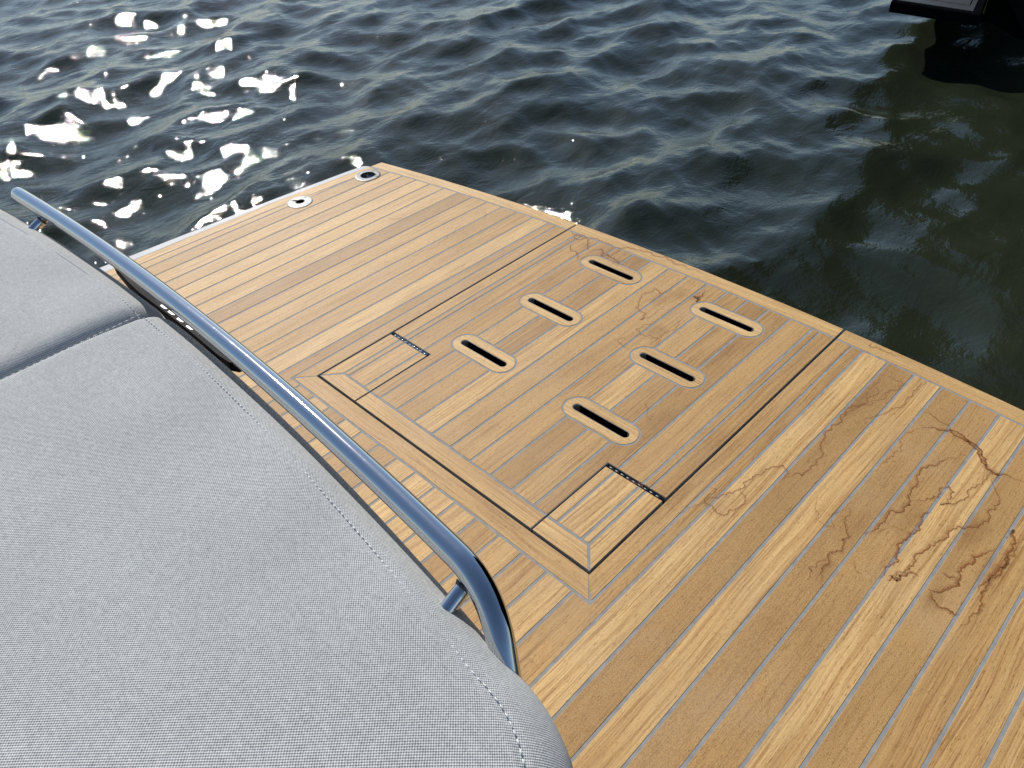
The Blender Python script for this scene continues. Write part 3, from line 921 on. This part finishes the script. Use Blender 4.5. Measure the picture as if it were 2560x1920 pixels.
def stain_mesh():
    g = random.Random(3)
    vs, fs, uvs = [], [], []
    for pts, wmm, strg in STAINS:
        P = [Vector(p) for p in pts]
        # Fractal subdivision: dried edges are ragged
        for lvl in range(4):
            Q = [P[0]]
            for a, b in zip(P, P[1:]):
                d = b - a
                nrm = Vector((-d.y, d.x))
                Q += [(a + b) / 2 + nrm * g.uniform(-0.24, 0.24), b]
            P = Q
        n = len(P)
        base = len(vs)
        side = g.choice([-1, 1])
        for i, p in enumerate(P):
            tdir = (P[min(i + 2, n - 1)] - P[max(i - 2, 0)])
            if tdir.length < 1e-7: tdir = Vector((1, 0))
            tdir.normalize()
            nr = Vector((-tdir.y, tdir.x)) * side
            taper = min(1.0, 0.25 + 4.0 * min(i, n - 1 - i) / n)
            w = wmm * 0.00105 * taper * g.uniform(0.75, 1.25)
            a = p - nr * w * 0.45
            b = p + nr * w * 0.9
            z = 0.00075
            vs += [(a.x, a.y, z), (b.x, b.y, z)]
            s_ = strg * (0.55 + 0.45 * taper)
            uvs += [(s_, 0.0), (s_, 1.0)]
        for i in range(n - 1):
            q = base + 2 * i
            fs.append((q, q + 2, q + 3, q + 1))
    me = bpy.data.meshes.new('water_stain')
    me.from_pydata(vs, [], fs)
    uvl = me.uv_layers.new(name='UVMap')
    for lp in me.loops: uvl.data[lp.index].uv = uvs[lp.vertex_index]
    o = link('water_stain', me, M['stain'], platform)
    tag(o, kind='stuff')
    # washes
    vs, fs, uvs = [], [], []
    for i, (x, y, ru, rv) in enumerate([(-0.4002, 0.7524, .05, .03), (-0.3763, 0.7951, .04, .03), (-0.3406, 0.8126, .03, .016), (-0.5969, 0.8147, .03, .012), (0.1370, 0.7039, .09, .014), (0.4092, 0.6645, .03, .02), (0.3432, 0.4598, .07, .02),
                                        (0.4858, 0.4506, .08, .02), (-0.3262, 0.6278, .05, .03), (0.4338, 0.5049, .06, .03), (0.0804, 0.2738, .05, .02), (0.4399, 0.3261, .04, .02), (-0.7148, 0.8290, .04, .02), (0.2851, 0.2700, .04, .02), (0.0139, 0.2435, .05, .014)]):
        c_ = Vector((x, y))
        b = len(vs)
        z = 0.00052
        for dx, dy in ((-1, -1), (1, -1), (1, 1), (-1, 1)):
            vs.append((c_.x + dx * rv * S, c_.y + dy * ru * S, z)); uvs.append((dx, dy))
        fs.append((b, b + 1, b + 2, b + 3))
    me = bpy.data.meshes.new('stain_wash')
    me.from_pydata(vs, [], fs)
    uvl = me.uv_layers.new(name='UVMap')
    for lp in me.loops: uvl.data[lp.index].uv = uvs[lp.vertex_index]
    tag(link('stain_wash', me, M['wash'], platform), kind='stuff')
stain_mesh()

# ------------------------------------------------------------------ transom block and sun cushion
V0c, V1c, RC = -1.112, 0.386, 0.145
UF, UB = -0.3255, -1.45
def front_u(v): return UF - 0.128 * (v + 0.34) ** 2
VSEAM = -0.380
def outline(inset=0.0, dense=True):
    """closed outline, counter-clockwise from the front right corner; returns (point, inward normal)"""
    pts = []
    v_list = []
    v = V1c - RC
    while v > V0c + RC:
        v_list.append(v)
        d = abs(v - VSEAM)
        v -= (0.0025 if d < 0.03 else (0.005 if d < 0.08 else 0.012)) if dense else 0.05
    v_list.append(V0c + RC)
    P = []
    # right front corner (from the side to the front)
    uf = front_u(V1c - RC)
    for i in range(0, 25):
        a = math.pi / 2 * i / 24
        P.append((uf - RC + RC * math.sin(a), V1c - RC + RC * math.cos(a)))
    P += [(front_u(v), v) for v in v_list[1:-1]]
    uf = front_u(V0c + RC)
    for i in range(0, 25):
        a = math.pi / 2 * i / 24
        P.append((uf - RC + RC * math.cos(a), V0c + RC - RC * math.sin(a)))
    for u in usteps(-1.38, uf - RC - 0.03, 0.03)[::-1]: P.append((u, V0c))
    for v in v_list[::-1]: P.append((UB, v))
    for u in usteps(-1.38, front_u(V1c - RC) - RC - 0.03, 0.03): P.append((u, V1c))
    n = len(P)
    out = []
    for i in range(n):
        a, b = P[i - 1], P[(i + 1) % n]
        t_ = Vector((b[0] - a[0], b[1] - a[1])); t_.normalize()
        nn = Vector((t_.y, -t_.x))
        c_ = Vector((-0.88 - P[i][0], max(V0c + 0.35, min(V1c - 0.35, P[i][1])) - P[i][1]))
        if nn.dot(c_) < 0: nn = -nn
        out.append((Vector(P[i]), nn))
    return out
# base moulding under the cushion
ob = outline(dense=False)
bp = [tuple(p + nn * 0.035) for p, nn in ob]
transom = empty('transom_moulding', W(-0.6, VC, 0))
tag(transom, 'pale moulded transom block carrying the grey sun cushion', 'boat hull')
prism('block', bp, 0.0008, 0.440, M['gelcoat'], transom, ease=0.01)

ZTOP = 1.0 - 0.482
RE = 0.045
def groove(v, p=0.0):
    d = v - VSEAM
    # soft roll on the left panel, tighter roll on the right one
    w = 0.0115 if d < 0 else 0.0070
    g1 = math.exp(-abs(d / w) ** 1.35)
    return g1
def cushion():
    root = empty('sun_cushion', W(-0.6, VC, 0.44))
    tag(root, 'light grey woven sun cushion with a stitched cross seam, filling the near left corner', 'cushion')
    ol = outline()
    n = len(ol)
    prof = []                                   # (inset, z)
    prof.append((0.010, ZTOP - 0.070))
    prof.append((0.003, ZTOP - 0.062))
    prof.append((0.0, ZTOP - 0.052))
    for i in range(13):
        th = math.pi / 2 * (1 - i / 12)
        prof.append((RE * (1 - math.sin(th)), ZTOP - RE * (1 - math.cos(th)) - 0.0))
    for t_ in (0.047, 0.05, 0.055, 0.062, 0.075, 0.09, 0.12):
        prof.append((t_, ZTOP + 0.004 * (1 - math.exp(-(t_ - RE) / 0.05))))
    vs, fs = [], []
    def put(u, v, z, t_):
        g_ = groove(v)
        front = max(0.0, min(1.0, (u + 0.9) / 0.3))
        dz = -0.018 * g_
        du = -0.007 * g_ * max(0.0, 1 - t_ / 0.05) if u > -0.6 else 0.0
        # slight upholstery unevenness
        dz += 0.0011 * math.sin(v * 31 + 2.0 * math.sin(u * 17)) * math.sin(u * 23 + 1.3) * min(1, t_ / 0.03)
        # stitched edge seam: shallow pull-in at the stitch line
        dz -= 0.0009 * math.exp(-((t_ - 0.033) / 0.0040) ** 2)
        vs.append(W(u + du, v, z + dz))
    # extra rings round the stitch line
    prof2 = []
    for a, b in zip(prof, prof[1:]):
        prof2.append(a)
        if 0.018 < a[0] < 0.05:
            for q in (0.33, 0.66): prof2.append((a[0] + (b[0] - a[0]) * q, a[1] + (b[1] - a[1]) * q))
    prof2.append(prof[-1])
    for t_, z in prof2:
        for p, nn in ol:
            q = p + nn * t_
            put(q[0], q[1], z, t_)
    nr = len(prof2)
    steps = [0.12, 0.26, 0.42, 0.6, 0.8, 1.0]
    zl = prof2[-1][1]
    for s_ in steps:
        for p, nn in ol:
            q = p + nn * 0.12
            mu, mv = -0.88, max(V0c + 0.26, min(V1c - 0.26, q[1]))
            put(q[0] + (mu - q[0]) * s_, q[1] + (mv - q[1]) * s_, zl + 0.003 * s_, 0.2)
    total = nr + len(steps)
    for r_ in range(total - 1):
        for i in range(n):
            j = (i + 1) % n
            fs.append((r_ * n + i, r_ * n + j, (r_ + 1) * n + j, (r_ + 1) * n + i))
    fs.append(tuple(range(n)))
    pad = from_lists('pad', vs, fs, M['fabric'], root, True)
    bm = bmesh.new(); bm.from_mesh(pad.data)
    bmesh.ops.remove_doubles(bm, verts=bm.verts, dist=0.0002)
    bmesh.ops.recalc_face_normals(bm, faces=bm.faces)
    bm.to_mesh(pad.data); bm.free()
    pad.data.polygons.foreach_set('use_smooth', [True] * len(pad.data.polygons))
    # stitching: short raised threads along the edge and beside the cross seam
    def stitch_line(path, length, gap, rad, name):
        sv, sf = [], []
        acc = 0.0
        L = [0.0]
        for a, b in zip(path, path[1:]): L.append(L[-1] + (b - a).length)
        def at(s_):
            lo = 0
            for i in range(len(L) - 1):
                if L[i + 1] >= s_:
                    k = (s_ - L[i]) / max(1e-9, L[i + 1] - L[i])
                    return path[i].lerp(path[i + 1], k)
            return path[-1]
        s_ = 0.0
        while s_ + length < L[-1]:
            a, b = at(s_), at(s_ + length)
            jx = Vector((rnd.uniform(-1, 1), rnd.uniform(-1, 1), 0)) * rad * 0.35
            mid = (a + b) / 2 + Vector((0, 0, rad * 0.5)) + jx
            tv, tf = tube_lists([a + jx - Vector((0, 0, rad * 0.4)), mid, b + jx - Vector((0, 0, rad * 0.4))], [rad * 0.55, rad, rad * 0.55], 6)
            sf += [tuple(i + len(sv) for i in f) for f in tf]
            sv += tv
            s_ += length + gap
        o = from_lists(name, sv, sf, M['thread'], root, True)
        tag(o, kind='stuff')
    path = []
    for p, nn in ol:
        if p[0] > -0.62:
            t_ = 0.033
            th = math.asin(max(0, min(1, 1 - t_ / RE)))
            q = p + nn * t_
            z = ZTOP - RE * (1 - math.cos(th)) - 0.0009 - 0.018 * groove(q[1])
            path.append(Vector(W(q[0], q[1], z + 0.0003)))
    stitch_line(path, 0.0046, 0.0024, 0.00055, 'edge_stitching')
    sp = []
    for u in usteps(-0.95, -0.352, 0.01):
        v = VSEAM - 0.0052
        sp.append(Vector(W(u, v, ZTOP + 0.004 - 0.018 * groove(v) + 0.0003)))
    stitch_line(sp, 0.0056, 0.0026, 0.00055, 'seam_stitching')
cushion()

# ------------------------------------------------------------------ grab rail
RZ = 1.0 - 0.475
RR_ = 0.0108
rail = empty('grab_rail', W(-0.33, VC, RZ))
tag(rail, 'polished stainless steel grab rail running along the outer edge of the grey cushion', 'rail')
def rail_u(v): return -0.3245 - 0.080 * (v + 0.36) ** 2
path = []
# rounded port end
endv = -0.818
for i in range(0, 7):
    a = math.pi / 2 * i / 6
    path.append((rail_u(endv), endv - RR_ * (1 - math.sin(a)) * 0.0 - RR_ * math.cos(a), RZ, max(0.05, math.sin(a))))
v = endv + 0.012
while v < 0.150:
    path.append((rail_u(v), v, RZ, 1.0)); v += 0.02
# the starboard end bends down and round the cushion corner into the transom
BA = Vector((rail_u(0.160), 0.160, RZ))
K = BA + Vector((-0.16 * 0.52, 1.0, 0)).normalized() * 0.044
D_ = Vector((-0.40, 0.56, -0.70)).normalized()
BB = K + D_ * 0.044
for i in range(1, 21):
    t_ = i / 20
    p_ = BA * (1 - t_) ** 2 + K * 2 * t_ * (1 - t_) + BB * t_ ** 2
    path.append((p_[0], p_[1], p_[2], 1.0))
for i in range(1, 8):
    p_ = BB + D_ * 0.125 * i / 7
    path.append((p_[0], p_[1], p_[2], 1.0))
vs, fs = tube_lists([W(p[0], p[1], p[2]) for p in path], [RR_ * S * p[3] for p in path], 48)
tube = from_lists('tube', vs, fs, M['steel'], rail, True)
recalc(tube)
def post(v, length):
    a = Vector(W(rail_u(v), v, RZ - 0.0065))
    d = Vector((0, -1, -0.50)).normalized()
    b = a + d * length
    vs, fs = tube_lists([a + d * 0.004, a + d * 0.02, b - d * 0.01, b], 0.0068 * S, 28)
    o = from_lists('post', vs, fs, M['steel'], rail, True)
    # weld fillet
    vs, fs = [], []
    wv, wf = tube_lists([a + d * 0.0105, a + d * 0.0122, a + d * 0.0140], [0.0082 * S, 0.0076 * S, 0.0069 * S], 28)
    from_lists('weld', wv, wf, M['fitting'], o, True)
post(-0.728, 0.085)
post(0.180, 0.085)
# ------------------------------------------------------------------ black name plate below the rail
plate = empty('name_plate', W(-0.297, -0.465, 0.44))
tag(plate, 'glossy black strip with white lettering tucked under the steel rail', 'name plate')
pz = 1.0 - 0.55
lo = [(-0.297, -0.660), (-0.303, -0.640), (-0.3085, -0.590), (-0.3105, -0.545), (-0.309, -0.461), (-0.3085, -0.396), (-0.3095, -0.325), (-0.3080, -0.302), (-0.303, -0.291)]
hi = [(-0.296, -0.288), (-0.2885, -0.296), (-0.2865, -0.33), (-0.2845, -0.40), (-0.2840, -0.48), (-0.2850, -0.56), (-0.2880, -0.63), (-0.292, -0.655)]
prism('plate', lo + hi, pz - 0.012, pz, M['black'], plate, ease=0.0018)
# bracket that carries the plate from the transom
for bv in (-0.55, -0.36):
    prism('bracket', [(-0.358, bv - 0.012), (-0.29, bv - 0.012), (-0.29, bv + 0.012), (-0.358, bv + 0.012)], pz - 0.024, pz - 0.0125, M['black'], plate, ease=0.001)
for i, lv in enumerate((-0.479, -0.457, -0.432, -0.406)):
    prism('letter', [(-0.3052, lv - 0.0080), (-0.3015, lv - 0.0088), (-0.2990, lv + 0.0040), (-0.3020, lv + 0.0085), (-0.3048, lv + 0.0030)], pz - 0.0002, pz + 0.0006, M['letter'], plate)
for lv in (-0.384, -0.372):
    prism('letter', [(-0.3028, lv - 0.0014), (-0.3028, lv + 0.0014), (-0.3008, lv + 0.0014), (-0.3008, lv - 0.0014)], pz - 0.0002, pz + 0.0006, M['letter'], plate)

# ------------------------------------------------------------------ neighbouring dark boat
nb = empty('moored_boat', W(4.6, -0.6, -0.4))
tag(nb, 'black hulled boat moored behind, its dark stern platform cutting into the top right corner', 'boat')
prism('stern_platform', [(3.755, -1.19), (3.735, -0.75), (4.75, -1.02), (4.75, -1.47)], 1.0 - 1.200, 1.0 - 1.150, M['navy'], nb, ease=0.004)
pt = 1.0 - 1.150
prism('platform_deck', [(3.79, -1.185), (3.775, -0.80), (4.72, -1.04), (4.72, -1.44)], pt - 0.0005, pt + 0.003, M['shadedeck'], nb, ease=0.002)
prism('platform_panel', [(3.86, -1.06), (3.85, -0.845), (4.6, -1.03), (4.6, -1.25)], pt + 0.0025, pt + 0.0075, M['shadedeck'], nb, ease=0.003)
# hull: loft from waterline to gunwale
hull_w = [(5.7, -1.62), (5.5, -1.18), (4.50, -0.955), (4.28, -0.66), (3.75, 0.15), (3.30, 1.10), (3.2, 3.0), (7.5, 3.0), (9.0, 0.5), (6.5, -1.35)]
vs, fs = [], []
lev = [(-0.75, 0.97, 0.0), (-0.40, 1.0, 0.0), (0.2, 1.0, 0.0), (1.2, 1.0, 0.0), (2.35, 0.99, 0.05), (2.40, 0.97, 0.05)]
cu, cv_ = 5.6, 0.7
for z, k, rake in lev:
    for u, v in hull_w:
        vs.append(W(cu + (u - cu) * k + rake, cv_ + (v - cv_) * k, z))
nh = len(hull_w)
for r_ in range(len(lev) - 1):
    for i in range(nh):
        j = (i + 1) % nh
        fs.append((r_ * nh + i, r_ * nh + j, (r_ + 1) * nh + j, (r_ + 1) * nh + i))
fs += [tuple(range(nh)), tuple((len(lev) - 1) * nh + i for i in range(nh))]
hl = from_lists('hull', vs, fs, M['navy'], nb)
recalc(hl)
